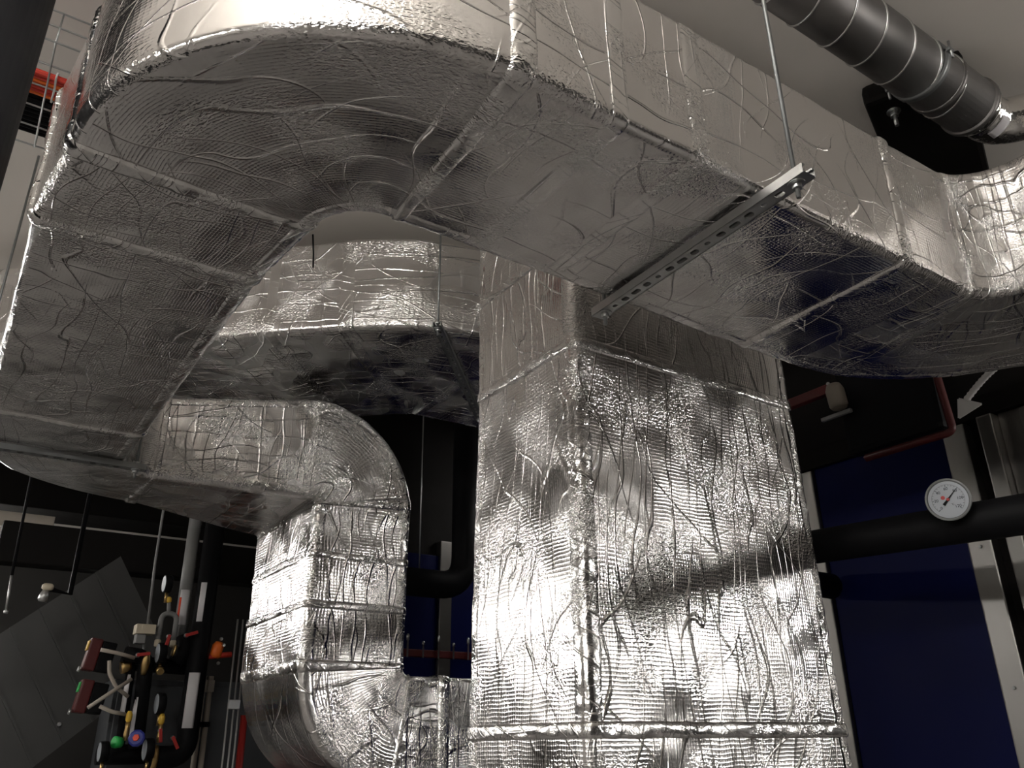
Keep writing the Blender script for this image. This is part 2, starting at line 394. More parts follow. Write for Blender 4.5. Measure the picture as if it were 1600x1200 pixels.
# lamps
for (c, ang, ln, k, lab) in LAMPS:
    t = thing('batten_lamp', lab, 'lamp', c, 'batten lamps of the plant room')
    R = RZ(ang); c = Vector(c)
    if abs(c.x) > 2: box('uplight_shield', c+Vector((-ln/2, -.22, .076)), c+Vector((ln/2, .22, .082)), 'white', t, R, c, bev=.001)  # added shield, keeps these lamps from lighting the ceiling above them
    box('lamp_housing', c+Vector((-ln/2, -.03, .04)), c+Vector((ln/2, .03, .075)), 'white', t, R, c)
    tube('lamp_tube', [c-R@Vector((ln/2-.03, 0, 0)), c+R@Vector((ln/2-.03, 0, 0))], .042, lampmat(k), t, seg=10)
    for sx in (-1, 1): box('end_cap', c+Vector((sx*(ln/2-.015)-.015, -.045, -.045)), c+Vector((sx*(ln/2-.015)+.015, .045, .045)), 'white', t, R, c)
    for sx in (-.4, .4):
        p = c+R@Vector((sx*ln, 0, .07)); tube('hanger_rod', [p, (p.x, p.y, ZC-.001)], .004, 'zinc', t, seg=6)

# ================================================================== main foil-wrapped duct run
zb = 2.50; hh = .31
t = thing('insulated_duct', 'long silver foil-wrapped duct looping overhead, then turning down at the left', 'duct', (0, 0, 0))
mp = Path((2.045, -1.3, zb+hh/2+.005), (0, 1, 0), (0, 0, 1), .465, .33)
mp.go(1.92).here('e0a').turn(90, .355).here('e0b')
mp.go(1.15, w=.445, h=.305, up=-.007).here('e1a').turn(-90, .325, w=.43).here('e1b')
mp.go(.25, side=-.03).here('step').go(1.12, h=.31).here('l2').go(.28).here('e2a').turn(-90, .335, w=.41).here('e2b')
y3 = mp.P[-1].y; x3 = mp.P[-1].x
mp.go(1.10-x3, w=.755, h=.42, side=-(3.045+.3775-y3), up=.055).here('e3a')
mp.turn(-90, .232, 'W', w=.735).here('e3b')
z3 = mp.P[-1].z
mp.go(z3-(.28+EYE), w=.72).here('e4a').turn(90, .238, 'W').here('e4b')
mp.go(.16, w=.70).here('l4').go(1.3).here('end')
K = mp.mark
def piece(n, mat, a, b2, **kw): return sweep(mp, n, mat, a, b2, t, **kw)
piece('duct_section', 'foil_quilt', .0, K['e0a']-.25, du=.014)
piece('duct_elbow', 'foil_quilt', K['e0a']-.25, K['e0b']+.02)
s_ridge = K['e0b']+(1.69-1.49)
piece('duct_section', 'foil_leg', K['e0b']+.02, s_ridge)
piece('duct_section', 'foil_main', s_ridge, K['e1a'])
piece('duct_elbow', 'foil_main', K['e1a'], K['e1b'])
piece('duct_section', 'foil_leg', K['e1b'], K['step'])
piece('duct_section', 'foil_leg', K['step'], K['l2'])
piece('duct_section', 'foil_leg', K['l2'], K['e2a']+.02)
piece('duct_elbow', 'foil_leg', K['e2a']+.02, K['e2b'])
piece('duct_section', 'foil_quilt', K['e2b'], K['e3a'])
piece('duct_elbow', 'foil_bend', K['e3a'], K['e3b'])
piece('duct_section', 'foil_drop', K['e3b'], K['e4a'], extra=((7., .006),))
piece('duct_elbow', 'foil_bend', K['e4a'], K['e4b'])
piece('duct_section', 'foil_quilt', K['e4b'], K['end'], du=.014)
for i, (at, wd, ht) in enumerate(((s_ridge, .03, .009), (K['e1a']-.0, .034, .008), (K['e1b'], .03, .009), (K['step'], .034, .010), (K['l2'], .036, .010),
                 (K['e2b'], .034, .009), (K['e3b']-.03, .03, .009), (K['e3b']+.19, .03, .010), (K['e3b']+.38, .03, .010),
                 (K['e4a'], .034, .010), (K['e4b']-.02, .04, .010), (K['l4'], .05, .016))):
    ridge(mp, at, t, wd+.004, ht*.68, seed=i)
for at in (K['e0b']+(1.69-.90), K['e0b']+(1.69-.72), K['e0b']-.1): band(mp, at, t, .05)
corner_tapes(mp, K['e0a']-.2, K['e2b'], t, (0, 1))
corner_tapes(mp, K['e2b'], K['e4b'], t, (1, 0))
tube('wire_end', [(.425, 1.30, 2.49), (.432, 1.306, 2.452), (.438, 1.318, 2.43)], .0016, 'black', t, seg=6)

# ================================================================== upright duct
t = thing('insulated_duct', 'big upright silver foil-wrapped duct standing between the loop and the blue cabinet', 'duct', (0, 0, 0))
ca, cb, cw, cd = 1.086, 1.35, .775, .435
# path goes up; W = T x H with T=+z, H=+b  ->  W = z x y = -x
cp = Path((ca+cw/2, cb+cd/2, .25), (0, 0, 1), (0, 1, 0), cw+.075, cd+.06)
cp.go(1.375, w=cw+.025, h=cd+.015).here('r0').go(.842, w=cw, h=cd).here('r1').go(.29).here('r2').go(.47).here('end')
for n, mat, a, b2 in (('duct_section', 'foil_column', 0, cp.mark['r0']), ('duct_section', 'foil_column', cp.mark['r0'], cp.mark['r1']),
                      ('duct_section', 'foil_column', cp.mark['r1'], cp.mark['r2']), ('duct_section', 'foil_column', cp.mark['r2'], cp.mark['end'])):
    sweep(cp, n, mat, a, b2, t, noise=.8, extra=((5., .003),))
for i, k in enumerate(('r0', 'r1', 'r2')): ridge(cp, cp.mark[k], t, .036, .007 if k != 'r2' else .003, seed=20+i)
corner_tapes(cp, .3, cp.mark['end'], t)
box('base_plinth', (ca-.03, cb-.03, 0), (ca+cw+.03, cb+cd+.03, .25), 'zincdull', t)

# ================================================================== rear duct
t = thing('insulated_duct', 'wide silver foil-wrapped duct running high up behind the loop', 'duct', (0, 0, 0))
dv = Vector((.754, -.657, 0)).normalized(); nv_ = Vector((.657, .754, 0)).normalized()
rp = Path(tuple(dv*-2.9+nv_*3.12+Vector((0, 0, 3.25))), dv, (0, 0, 1), .90, .40, ds=.013)
rp.go(1.95).here('a').turn(41.07, .5).here('b').go(1.2).here('end')
sweep(rp, 'duct_section', 'foil_quilt', 0, rp.mark['a']-.02, t, du=.013)
sweep(rp, 'duct_elbow', 'foil_quilt', rp.mark['a']-.02, rp.mark['b'], t, du=.013)
sweep(rp, 'duct_section', 'foil_quilt', rp.mark['b'], rp.mark['end'], t, du=.013)
band(rp, rp.mark['a']-.02, t, .06); band(rp, rp.mark['a']-.32, t, .05); band(rp, rp.mark['b'], t, .06)

# ================================================================== strut hangers
def stadium(cx, cy, r, half, n=20):
    out = []
    for k in range(n):
        a = 2*math.pi*(k+.5)/n; x = r*math.cos(a); y = r*math.sin(a)
        out.append((cx+x, cy+y+(half if y > 0 else -half)))
    return out
def channel_mesh(length, w=.032, h=.019, th=.002):
    """U channel lying on its back, slots in the bottom, along +y from 0"""
    bm = bmesh.new(); n = 20
    pitch = .0355; cells = max(1, int(length/pitch)); c0 = (length-cells*pitch)/2
    edges = [0.]+[c0+pitch*k for k in range(cells+1)]+[length]; edges = sorted(set(round(e, 5) for e in edges))
    for z in (0., th):
        for a, b2 in zip(edges, edges[1:]):
            if b2-a < pitch*.9:
                bm.faces.new([bm.verts.new(p) for p in ((-w/2, a, z), (w/2, a, z), (w/2, b2, z), (-w/2, b2, z))]); continue
            k = int(round((a-c0)/pitch)) % 4
            r, half = ((.0062, .006), (.0075, .002), (.0048, .0015), (.0075, .002))[k]
            inner = stadium(0, (a+b2)/2, r, half, n); outer = []
            for (x, y) in inner:
                dx, dy = x, y-(a+b2)/2; s = min((w/2)/max(abs(dx), 1e-6), ((b2-a)/2)/max(abs(dy), 1e-6)); outer.append((dx*s, (a+b2)/2+dy*s))
            vi = [bm.verts.new((x, y, z)) for x, y in inner]; vo = [bm.verts.new((x, y, z)) for x, y in outer]
            for i in range(n): bm.faces.new((vi[i], vi[(i+1) % n], vo[(i+1) % n], vo[i]))
            if z == 0:
                vt = [bm.verts.new((x, y, th)) for x, y in inner]
                for i in range(n): bm.faces.new((vi[i], vi[(i+1) % n], vt[(i+1) % n], vt[i]))
            for sx, sy in ((1, 1), (1, -1), (-1, 1), (-1, -1)):
                cx, cy = sx*w/2, (a+b2)/2+sy*(b2-a)/2
                near = sorted(outer, key=lambda q: (q[0]-cx)**2+(q[1]-cy)**2)[:2]
                bm.faces.new([bm.verts.new((cx, cy, z))]+[bm.verts.new((q[0], q[1], z)) for q in near])
    for sx in (-1, 1):
        pr = [(sx*w/2, 0), (sx*w/2, h), (sx*(w/2-.006), h), (sx*(w/2-.006), h-th*2), (sx*(w/2-.006+th), h-th*2), (sx*(w/2-.006+th), h-th), (sx*(w/2-th), h-th), (sx*(w/2-th), th), (sx*w/2-sx*th, 0)]
        r0 = [bm.verts.new((x, 0, z)) for x, z in pr]; r1 = [bm.verts.new((x, length, z)) for x, z in pr]
        for i in range(len(pr)): bm.faces.new((r0[i], r0[(i+1) % len(pr)], r1[(i+1) % len(pr)], r1[i]))
        bm.faces.new(r0); bm.faces.new(r1)
    return from_bm(bm, 'channel')
def hanger(p0, p1, zbot, label, cgroup='strut hangers under the ducts', rods=(.028, -.028), h=.019, mat='zinc'):
    """slotted channel from p0 to p1 with a threaded rod to the ceiling near each end"""
    p0, p1 = Vector(p0), Vector(p1); d = (p1-p0); ln = d.length; d.normalize()
    t = thing('strut_hanger', label, 'hanger', (p0.x, p0.y, zbot), cgroup)
    me = channel_mesh(ln, h=h); ang = math.atan2(-d.x, d.y); me.transform(Matrix.Translation((p0.x, p0.y, zbot)) @ Matrix.Rotation(ang, 4, 'Z'))
    put(me, 'channel', mat, t, smooth=False)
    for q in (p0+d*rods[0], p1+d*rods[1]):
        tube('threaded_rod', [(q.x, q.y, zbot-.03), (q.x, q.y, ZC)], .0042, 'zincdull', t, seg=8)
        lathe('washer', (q.x, q.y, zbot-.0025), (0, 0, 1), [(0, .015), (.0024, .015)], 'zinc', t, 18)
        nut('nut', (q.x, q.y, zbot-.012), (0, 0, 1), .0095, .0095, 'zinc', t)
        nut('nut', (q.x, q.y, zbot+h), (0, 0, 1), .0095, .008, 'zinc', t)
    return t
hanger((1.050, .655, 0), (1.072, 1.245, 0), zb-.026, 'grey slotted steel channel crossing beneath the loop, in the foreground')
hanger((-.11, 2.955, 0), (.465, 2.945, 0), zb-.028, 'thin slotted steel channel under the far left leg of the loop', rods=(.035, -.03), mat='zincdull')
hanger(Vector((1.285, 2.40, 0)), Vector((1.285, 2.40, 0))+nv_*1.0, 3.05-.026, 'dark slotted channel and black rod holding the high rear duct', rods=(.02, -.03), mat='zincdull')

# ================================================================== spiral duct, upper right
t = thing('spiral_duct', 'dark grey round spiral duct slanting under the ceiling, upper right', 'duct', (0, 0, 0))
sa, sb, sz, sr = .9, .862, 3.40, .086
tube('duct_tube', [(sa, sb, sz), (2.31, sb, sz)], sr, 'spiral', t, seg=40)
pts = []; a = sa; turns = int((2.28-sa)/.128)
for k in range(turns*28+1):
    th_ = 2*math.pi*k/28; pts.append((sa+.01+.128*k/28, sb+(sr+.0005)*math.cos(th_), sz+(sr+.0005)*math.sin(th_)))
bm = bmesh.new(); tube_bm(bm, pts, .0036, 6); put(from_bm(bm, 'spiral_seam'), 'spiral_seam', 'seam', t)
lathe('collar', (2.12, sb, sz), (1, 0, 0), [(0, sr), (.003, sr+.004), (.018, sr+.004), (.021, sr)], 'spiral', t, 40)
lathe('collar', (2.29, sb, sz), (1, 0, 0), [(0, sr), (.004, sr+.006), (.02, sr+.006), (.024, sr)], 'spiral', t, 40)
# pipe clamp bits between duct and ceiling
lathe('clamp_ring', (2.02, sb, sz), (1, 0, 0), [(0, sr+.001), (.0, sr+.004), (.025, sr+.004), (.025, sr+.001)], 'zincdull', t, 40)
for dy in (-1, 1):
    box('clamp_ear', (2.02, sb+dy*(sr+.002)-.014, sz-.006), (2.045, sb+dy*(sr+.002)+.014, sz+.006), 'zincdull', t, bev=.002)
    tube('clamp_screw', [(2.032, sb+dy*(sr+.012), sz-.03), (2.032, sb+dy*(sr+.012), sz+.03)], .004, 'zinc', t, seg=8)
tube('clamp_rod', [(2.032, sb, sz+sr), (2.032, sb, ZC)], .005, 'zinc', t, seg=8)
t2 = thing('jacketed_pipe', 'shiny metal-jacketed bend beyond the spiral duct, top right corner', 'pipe', (0, 0, 0))
tube('pipe_bend', [(2.31, sb, sz), (2.45, sb, sz), (2.62, .62, sz+.01), (2.78, .30, sz+.01)], .072, 'shiny', t2, seg=32, bend=.13)
lathe('joint_band', (2.30, sb, sz), (1, 0, 0), [(0, .084), (.004, .088), (.03, .086), (.05, .076)], 'shiny', t2, 36)
bm = bmesh.new()
for i in range(7):
    for j in range(5):
        a_ = math.radians(215+i*9); bm.verts.new((2.372+j*.010, sb+.0745*math.cos(a_), sz+.0745*math.sin(a_)))
bm.verts.ensure_lookup_table()
for i in range(6):
    for j in range(4): bm.faces.new([bm.verts[k] for k in (i*5+j, i*5+j+1, i*5+j+6, i*5+j+5)])
me = from_bm(bm, 'paper_label'); lab_o = put(me, 'paper_label', 'paper', t2); so = lab_o.modifiers.new('thick', 'SOLIDIFY'); so.thickness = .0008
# dark steel support
t = thing('ceiling_bracket', 'dark brown steel bracket box fixed to the ceiling behind the spiral duct', 'bracket', (0, 0, 0))
c = Vector((2.135, 1.096, 3.50)); R = RZ(22)
box('bracket_box', c+Vector((0, -.30, 0)), c+Vector((.80, 0, .079)), 'brown', t, R, c, bev=.02)
p = c+R@Vector((.085, -.075, 0)); lathe('anchor_washer', (p.x, p.y, p.z-.004), (0, 0, 1), [(0, .022), (.004, .022)], 'zinc', t)
nut('anchor_nut', (p.x, p.y, p.z-.022), (0, 0, 1), .014, .018, 'zinc', t); tube('anchor_stud', [(p.x, p.y, p.z), (p.x, p.y, p.z-.06)], .007, 'zinc', t, seg=8)

# ================================================================== upper left: riser and cable tray
o = tube('riser_pipe', [(-.172, 1.35, 0), (-.172, 1.35, ZC)], .1, 'black', seg=40)
tag(o, 'thick black insulated riser pipe in the top left corner', 'pipe')
t = thing('cable_tray', 'wire mesh cable tray hung under the ceiling beside the black riser', 'cable tray', (0, 0, 0))
tz = 3.28; b0_, b1_ = 1.98, 2.46
for k in range(6):
    bb = b0_+(b1_-b0_)*k/5; tube('mesh_wire', [(-.9, bb, tz), (.55, bb, tz)], .0028, 'zinc', t, seg=6)
for zz in (tz+.05, tz+.10):
    for bb in (b0_, b1_): tube('mesh_wire', [(-.9, bb, zz), (.55, bb, zz)], .0028, 'zinc', t, seg=6)
for k in range(15):
    aa = -.88+.1*k+.0; tube('mesh_wire', [(aa, b0_, tz+.10), (aa, b0_, tz-.005), (aa, b1_, tz-.005), (aa, b1_, tz+.10)], .0028, 'zinc', t, seg=6)
for aa in (-.8, .45):
    for bb in (b0_-.02, b1_+.02): tube('tray_rod', [(aa, bb, tz-.02), (aa, bb, ZC-.001)], .004, 'zinc', t, seg=6)
    box('tray_support', (aa-.015, b0_-.05, tz-.03), (aa+.015, b1_+.05, tz-.008), 'zincdull', t, bev=.002)
rnd = random.Random(3)
cols = ['redcable']*7+['orange']*3
order = [0, 1, 7, 8, 2, 3, 9, 4, 5, 6]
for i, k in enumerate(order):
    bb = 2.14+.014*(i % 7)+.007*(i//7); zz = tz+.012+.0135*(i//7)
    pts = [(-.9+.145*j, bb+rnd.uniform(-.0007, .0007), zz+rnd.uniform(-.0004, .0004)) for j in range(11)]
    nm = 'orange' if cols[k] == 'orange' else 'red'
    o = tube('cable', pts, .0062, cols[k], seg=8); tag(o, nm+' sheathed cable bundled in the wire mesh tray', 'cable', nm+' cables in the wire tray')
for i in range(9):
    bb = 2.27+.02*(i % 8); zz = tz+.014+.0185*(i//8)
    pts = [(-.9+.145*j, bb+rnd.uniform(-.0007, .0007), zz+rnd.uniform(-.0004, .0004)) for j in range(11)]
    o = tube('cable', pts, .0085, 'black', seg=8); tag(o, 'black sheathed cable lying in the wire mesh tray', 'cable', 'black cables in the wire tray')
bm = bmesh.new(); tube_bm(bm, [(-.062+.001*math.sin(k), 2.185+.06*math.cos(k*math.pi/10), tz+.018+.022*math.sin(k*math.pi/10)) for k in range(21)], .0028, 6, False)
o = put(from_bm(bm, 'cable_tie'), 'cable_tie', 'white'); tag(o, 'white cable tie around the red and orange cables', 'cable tie')

# ================================================================== right: air handling cabinet with blue door
t = thing('air_handling_cabinet', 'air handling cabinet with dark blue door and aluminium frame, right of the upright duct', 'cabinet', (2.9, 1.6, 0))
X = 2.9
box('cabinet_body', (X+.02, 1.0, 0), (X+1.2, 2.9, 3.35), 'brown', t)  # made taller and near-black to stand for the shade up there
box('door_panel', (X-.012, 1.47, .12), (X+.03, 2.035, 2.64), 'blue', t, bev=.006)
box('door_panel', (X-.012, 2.10, .12), (X+.03, 2.85, 2.64), 'blue', t, bev=.006)
for b0_, b1_, d in ((1.385, 1.468, .03), (2.037, 2.098, .03), (2.85, 2.9, .03), (1.275, 1.33, .05), (1.16, 1.20, .02)):
    box('frame_profile', (X-d, b0_, .05), (X+.02, b1_, 2.635), 'alu', t, bev=.006)
box('frame_profile', (X-.03, 1.0, 2.64), (X+.02, 2.9, 2.72), 'brown', t, bev=.006)  # top rail coloured dark for the shade above the door
box('frame_profile', (X-.03, 1.0, .04), (X+.02, 2.9, .12), 'alu', t, bev=.006)
box('side_strip', (X-.005, 1.0, .12), (X+.02, 1.275, 2.64), 'alu', t, bev=.004)
for zz in (1.35, 1.75, 2.2):
    lathe('screw', (X-.032, 1.425, zz), (-1, 0, 0), [(0, .006), (.002, .005)], 'zincdull', t, 10)
# pipe with thermometer
px_ = 2.08
t = thing('insulated_pipe', 'black insulated pipe crossing in front of the blue door', 'pipe', (px_, 1.1, 2.11))
tube('pipe', [(px_, .2, 2.05), (px_, 1.98, 2.15), (px_+.75, 2.0, 2.15)], .048, 'black', t, seg=28, bend=.1)
tube('thermometer_pocket', [(px_-.03, 1.07, 2.14), (px_-.085, 1.045, 2.155)], .009, 'brass', t, seg=12)
gd = Vector((-.93, -.34, -.11)).normalized()
gc = Vector((1.985, 1.035, 2.140))
t = thing('thermometer', 'round white dial thermometer with red and black needle on the black pipe', 'thermometer', gc)
lathe('case', gc+gd*-.022, gd, [(0, .043), (.003, .049), (.02, .0505), (.024, .0515), (.0285, .0515), (.030, .048), (.0265, .0449), (.0235, .0449)], 'zincdull', t, 48)
dl = lathe('dial', gc+gd*.0025, gd, [(0, .0448), (.0016, .0448)], 'dial', t, 48)
gx = gd.cross(Vector((0, 0, 1))).normalized(); gx = -gx if gx.dot(_R) < 0 else gx; gy = gx.cross(gd).normalized(); gy = -gy if gy.z < 0 else gy
def dpt(r, ang, up=.0045): return gc+gd*up+(gx*math.sin(math.radians(ang))+gy*math.cos(math.radians(ang)))*r
for k in range(25):
    an = -135+270*k/24; big = k % 4 == 0; rr = .036
    a_, b2 = dpt(rr, an), dpt(rr-(.005 if big else .003), an)
    tube('tick', [a_, b2], .0005 if big else .0003, 'black', dl, seg=4)
bm = bmesh.new(); tube_bm(bm, [dpt(.0365, -135+270*k/40, .0042) for k in range(41)], .0004, 4); put(from_bm(bm, 'scale_arc'), 'scale_arc', 'grey', dl)
def text_mesh(s, size, org, xv, yv, nv2, mat, name, parent):
    cu = bpy.data.curves.new('t', 'FONT'); cu.body = s; cu.size = size; cu.align_x = 'CENTER'; cu.align_y = 'CENTER'; cu.extrude = .0001
    ob = bpy.data.objects.new('t', cu); C.objects.link(ob); bpy.context.view_layer.update()
    me = bpy.data.meshes.new_from_object(ob.evaluated_get(bpy.context.evaluated_depsgraph_get())); bpy.data.objects.remove(ob)
    M = Matrix((xv, yv, nv2)).transposed().to_4x4(); M.translation = org; me.transform(M); me.materials.clear()
    return put(me, name, mat, parent, smooth=False)
for k in range(7):
    text_mesh(str(k*20), .0098, dpt(.0265, -135+45*k, .0043), gx, gy, gd, 'black', 'numeral', dl)
text_mesh('°C', .007, dpt(.015, 150, .0043), gx, gy, gd, 'black', 'numeral', dl)
# needle: tapered bar from tail to tip
bm = bmesh.new(); tip, tail = dpt(.034, 44, .006), dpt(.017, 224, .006); sd = (tip-tail).normalized().cross(gd)
vs = [tail+sd*.0034, tail-sd*.0034, dpt(.0, 0, .006)-sd*.0019, tip, dpt(.0, 0, .006)+sd*.0019]
lo = [bm.verts.new(v) for v in vs]; hi = [bm.verts.new(v+gd*.0008) for v in vs]
bm.faces.new(lo); bm.faces.new(hi[::-1])
for i in range(5): bm.faces.new((lo[i], lo[(i+1) % 5], hi[(i+1) % 5], hi[i]))
put(from_bm(bm, 'needle'), 'needle', 'black', t, smooth=False)
lathe('needle_hub', dpt(0, 0, .0062), gd, [(0, .004), (.0015, .0032)], 'red', t, 16)
lathe('maker_mark', dpt(.012, -62, .0041), gd, [(0, .0048), (.0003, .0048)], 'red', t, 16)
# red and black machine above the pipe
t = thing('fan_unit', 'black machine housing edged with dark red rails above the blue door', 'machine', (2.45, 1.4, 2.5))
box('housing', (2.475, 1.25, 2.50), (2.53, 1.60, 2.95), 'black', t, bev=.02)
tube('red_rail', [(2.45, 1.52, 2.467), (2.45, 1.215, 2.467), (2.47, 1.235, 2.66), (2.47, 1.24, 2.86)], .013, 'darkred', t, seg=4, bend=.02)
box('red_rail', (2.44, 1.60, 2.735), (2.47, 1.95, 2.77), 'darkred', t, bev=.004)
lathe('motor_cup', (2.44, 1.575, 2.665), (0, .1, 1), [(0, .026), (.01, .032), (.07, .032), (.09, .024)], 'beigedark', t, 24)
lathe('bolt', (2.436, 1.60, 2.765), (-1, 0, 0), [(0, .007), (.004, .006)], 'zinc', t, 8)
box('grey_bar', (2.445, 1.54, 2.642), (2.46, 1.66, 2.655), 'grey', t, bev=.002)
t = thing('flexible_conduit', 'ribbed grey flexible conduit coming down beside the red railed machine', 'conduit', (0, 0, 0))
cpts = [Vector((2.45, 1.155, 2.55)).lerp(Vector((2.46, 1.0, 2.64)), k/30)+Vector((0, 0, .012*math.sin(k/30*math.pi))) for k in range(31)]
bm = bmesh.new(); tube_bm(bm, cpts, [.0105 if k % 2 else .0085 for k in range(31)], 12); put(from_bm(bm, 'conduit_tube'), 'conduit_tube', 'white', t)
bm = bmesh.new(); tri = [(2.447, 1.192, 2.498), (2.447, 1.108, 2.522), (2.447, 1.178, 2.566)]
lo = [bm.verts.new(v) for v in tri]; hi = [bm.verts.new((v[0]+.004, v[1], v[2])) for v in tri]; bm.faces.new(lo); bm.faces.new(hi[::-1])
for i in range(3): bm.faces.new((lo[i], lo[(i+1) % 3], hi[(i+1) % 3], hi[i]))
bmesh.ops.bevel(bm, geom=[e for e in bm.edges if abs(e.verts[0].co.x-e.verts[1].co.x) > .001], offset=.005, segments=3, affect='EDGES')
o = put(from_bm(bm, 'tag_plate'), 'tag_plate', 'white', smooth=False); tag(o, 'white triangular tag plate hanging by the flexible conduit', 'tag')

# ================================================================== background behind: second blue cabinet, black pipe
t = thing('air_handling_cabinet', 'far blue cabinet glimpsed between the downturned duct and the upright duct', 'cabinet', (2.4, 4.45, 0))
box('cabinet_body', (1.75, 4.45, 0), (5.2, 5.6, 3.575), 'brown', t)  # dark body raised to the ceiling to hide the lit wall behind
for a0_, a1_ in ((1.8, 2.43), (2.515, 3.3), (3.36, 4.2), (4.26, 5.1)): box('door_panel', (a0_, 4.42, .12), (a1_, 4.46, 2.66), 'blue', t, bev=.006)
for a0_, a1_ in ((2.43, 2.515), (3.3, 3.36), (1.74, 1.8), (4.2, 4.26), (5.1, 5.2)): box('frame_profile', (a0_, 4.40, .05), (a1_, 4.46, 2.75), 'alu', t, bev=.006)
t = thing('pipe_rail', 'dark red rail with a row of small clear-headed bolts before the far cabinet', 'rail', (2.4, 4.3, 2.08))
box('rail', (1.9, 4.30, 2.055), (2.85, 4.34, 2.095), 'darkred', t)
for a_ in (1.95, 2.8): box('rail_bracket', (a_, 4.32, 2.06), (a_+.03, 4.42, 2.09), 'darkred', t)
for k in range(9):
    a_ = 1.98+.098*k; big = k % 2 == 0
    lathe('bolt', (a_, 4.29, 2.05), (0, 0, 1), [(0, .005), (.09 if big else .07, .005), (.09 if big else .07, .009), (.115 if big else .085, .009), (.125 if big else .09, .004)], 'zinc', t, 10)
o = tube('insulated_pipe', [(2.47, 4.18, ZC), (2.47, 4.18, 2.44), (1.9, 4.18, 2.44)], .078, 'black', seg=28, bend=.17)
tag(o, 'black insulated pipe bending left in the gap behind the upright duct', 'pipe')
o = tube('hanger_wire', [(2.185, 4.2, 2.49), (2.175, 4.2, ZC)], .004, 'zinc', seg=6); tag(o, 'thin steel rod in the gap above the black pipe bend', 'rod')

# ================================================================== lower left plant
Yb = 4.6
# dark soffit beam, an invented beam filling a dark band, and far strip
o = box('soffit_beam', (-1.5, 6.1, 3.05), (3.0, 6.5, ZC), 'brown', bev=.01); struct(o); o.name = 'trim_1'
o = box('added_beam', (.17, 5.6, 2.60), (3.0, 5.75, 2.84), 'brown', bev=.01); struct(o)
t = thing('cable_trunking', 'pale trunking strip under the far ceiling at the left edge', 'trunking', (0, 6, 2.9))
box('trunking_body', (-1.5, 5.98, 2.885), (.46, 6.08, 2.98), 'beige', t)
box('trunking_lid', (-1.5, 5.97, 2.875), (.46, 6.07, 2.885), 'white', t, bev=.002)
# slanting sheet duct with beads
t = thing('sheet_metal_duct', 'grey sheet metal duct slanting down at the lower left edge', 'duct', (.5, 5.2, 2.0))
o0 = Vector((.42, 5.2, 2.30)); ex = Vector((.62, .0, .56)).normalized(); ey = Vector((.50, .0, -.78)).normalized()
ny = Vector((0, 1, 0))
def quad_plate(name, u0, u1, v0, v1, y0, th, mat, parent):
    bm = bmesh.new(); pts = [o0+ex*u+ey*v for u, v in ((u0, v0), (u1, v0), (u1, v1), (u0, v1))]
    lo = [bm.verts.new((p.x, y0, p.z)) for p in pts]; hi = [bm.verts.new((p.x, y0+th, p.z)) for p in pts]
    bm.faces.new(lo); bm.faces.new(hi[::-1])
    for i in range(4): bm.faces.new((lo[i], lo[(i+1) % 4], hi[(i+1) % 4], hi[i]))
    return put(from_bm(bm, name), name, mat, parent, smooth=False)
for k in range(-4, 3):
    quad_plate('duct_panel', k*.16+.006, k*.16+.154 , .0, .67, 5.20, .55, 'ductsheet', t)
    quad_plate('standing_seam', k*.16-.006, k*.16+.006,   .0, .67, 5.185, .57, 'ductsheet', t)
lathe('bolt', (.62, 5.18, 1.72), (0, -1, 0), [(0, .012), (.008, .01)], 'zinc', t, 8)

def gauge(c, ax, r, lab, stem=(0, 0, -1), stem_len=.05):
    t = thing('pressure_gauge', lab, 'gauge', c, 'pressure gauges on the pipe manifold'); c = Vector(c); ax = Vector(ax).normalized()
    lathe('gauge_case', c-ax*.035, ax, [(0, r*.9), (.004, r), (.036, r), (.038, r*.93)], 'black', t, 24)
    lathe('gauge_dial', c+ax*.0022, ax, [(0, r*.9), (.0015, r*.9)], 'dial', t, 24)
    if stem_len: tube('gauge_stem', [c-ax*.018+Vector(stem)*r*.9, c-ax*.018+Vector(stem)*(r+stem_len)], .008, 'brass', t, seg=10)
    return t
gax = (-1, -.03, -.03)
gauge((.914, 4.6, 2.383), gax, .045, 'topmost small pressure gauge above the grey siphon loop')
gauge((.925, 4.55, 2.035), gax, .05, 'pressure gauge left of the siphon loop foot')
gauge((.957, 4.55, 1.80), gax, .05, 'pressure gauge with black body right of the thin black pipe')
gauge((.729, 4.5, 1.588), gax, .045, 'lowest left pressure gauge below the green cap')
gauge((.924, 4.5, 1.595), gax, .05, 'lowest pressure gauge below the blue knob')
def label_strip(name, cx, cy, cz, r, z0, z1, ang0, ang1, mat, parent, tilt=0):
    bm = bmesh.new(); n = 6
    for z in (z0, z1):
        for k in range(n+1):
            a_ = math.radians(ang0+(ang1-ang0)*k/n); bm.verts.new((cx+r*math.cos(a_)+(tilt if z == z0 else 0), cy+r*math.sin(a_), z))
    bm.verts.ensure_lookup_table()
    for k in range(n): bm.faces.new([bm.verts[i] for i in (k, k+1, n+2+k, n+1+k)])
    o = put(from_bm(bm, name), name, mat, parent); so = o.modifiers.new('thick', 'SOLIDIFY'); so.thickness = .001; so.offset = 1; return o
t = thing('insulated_pipe', 'tall black insulated pipe with white labels at lower left, bending at its foot', 'pipe', (1.125, Yb, 1.6))
tube('pipe', [(1.125, Yb, ZC), (1.135, Yb, 1.56), (.96, Yb, 1.56)], .052, 'black', t, seg=24, bend=.1)
label_strip('white_label', 1.127, Yb, 0, .0535, 2.20, 2.40, 225, 258, 'paper', t)
label_strip('white_label', 1.129, Yb, 0, .0535, 1.69, 1.95, 225, 285, 'paper', t)
lathe('brass_joint', (1.0, Yb, 1.56), (-1, 0, 0), [(0, .03), (.0, .056), (.012, .058), (.03, .05), (.034, .03)], 'brass', t, 24)
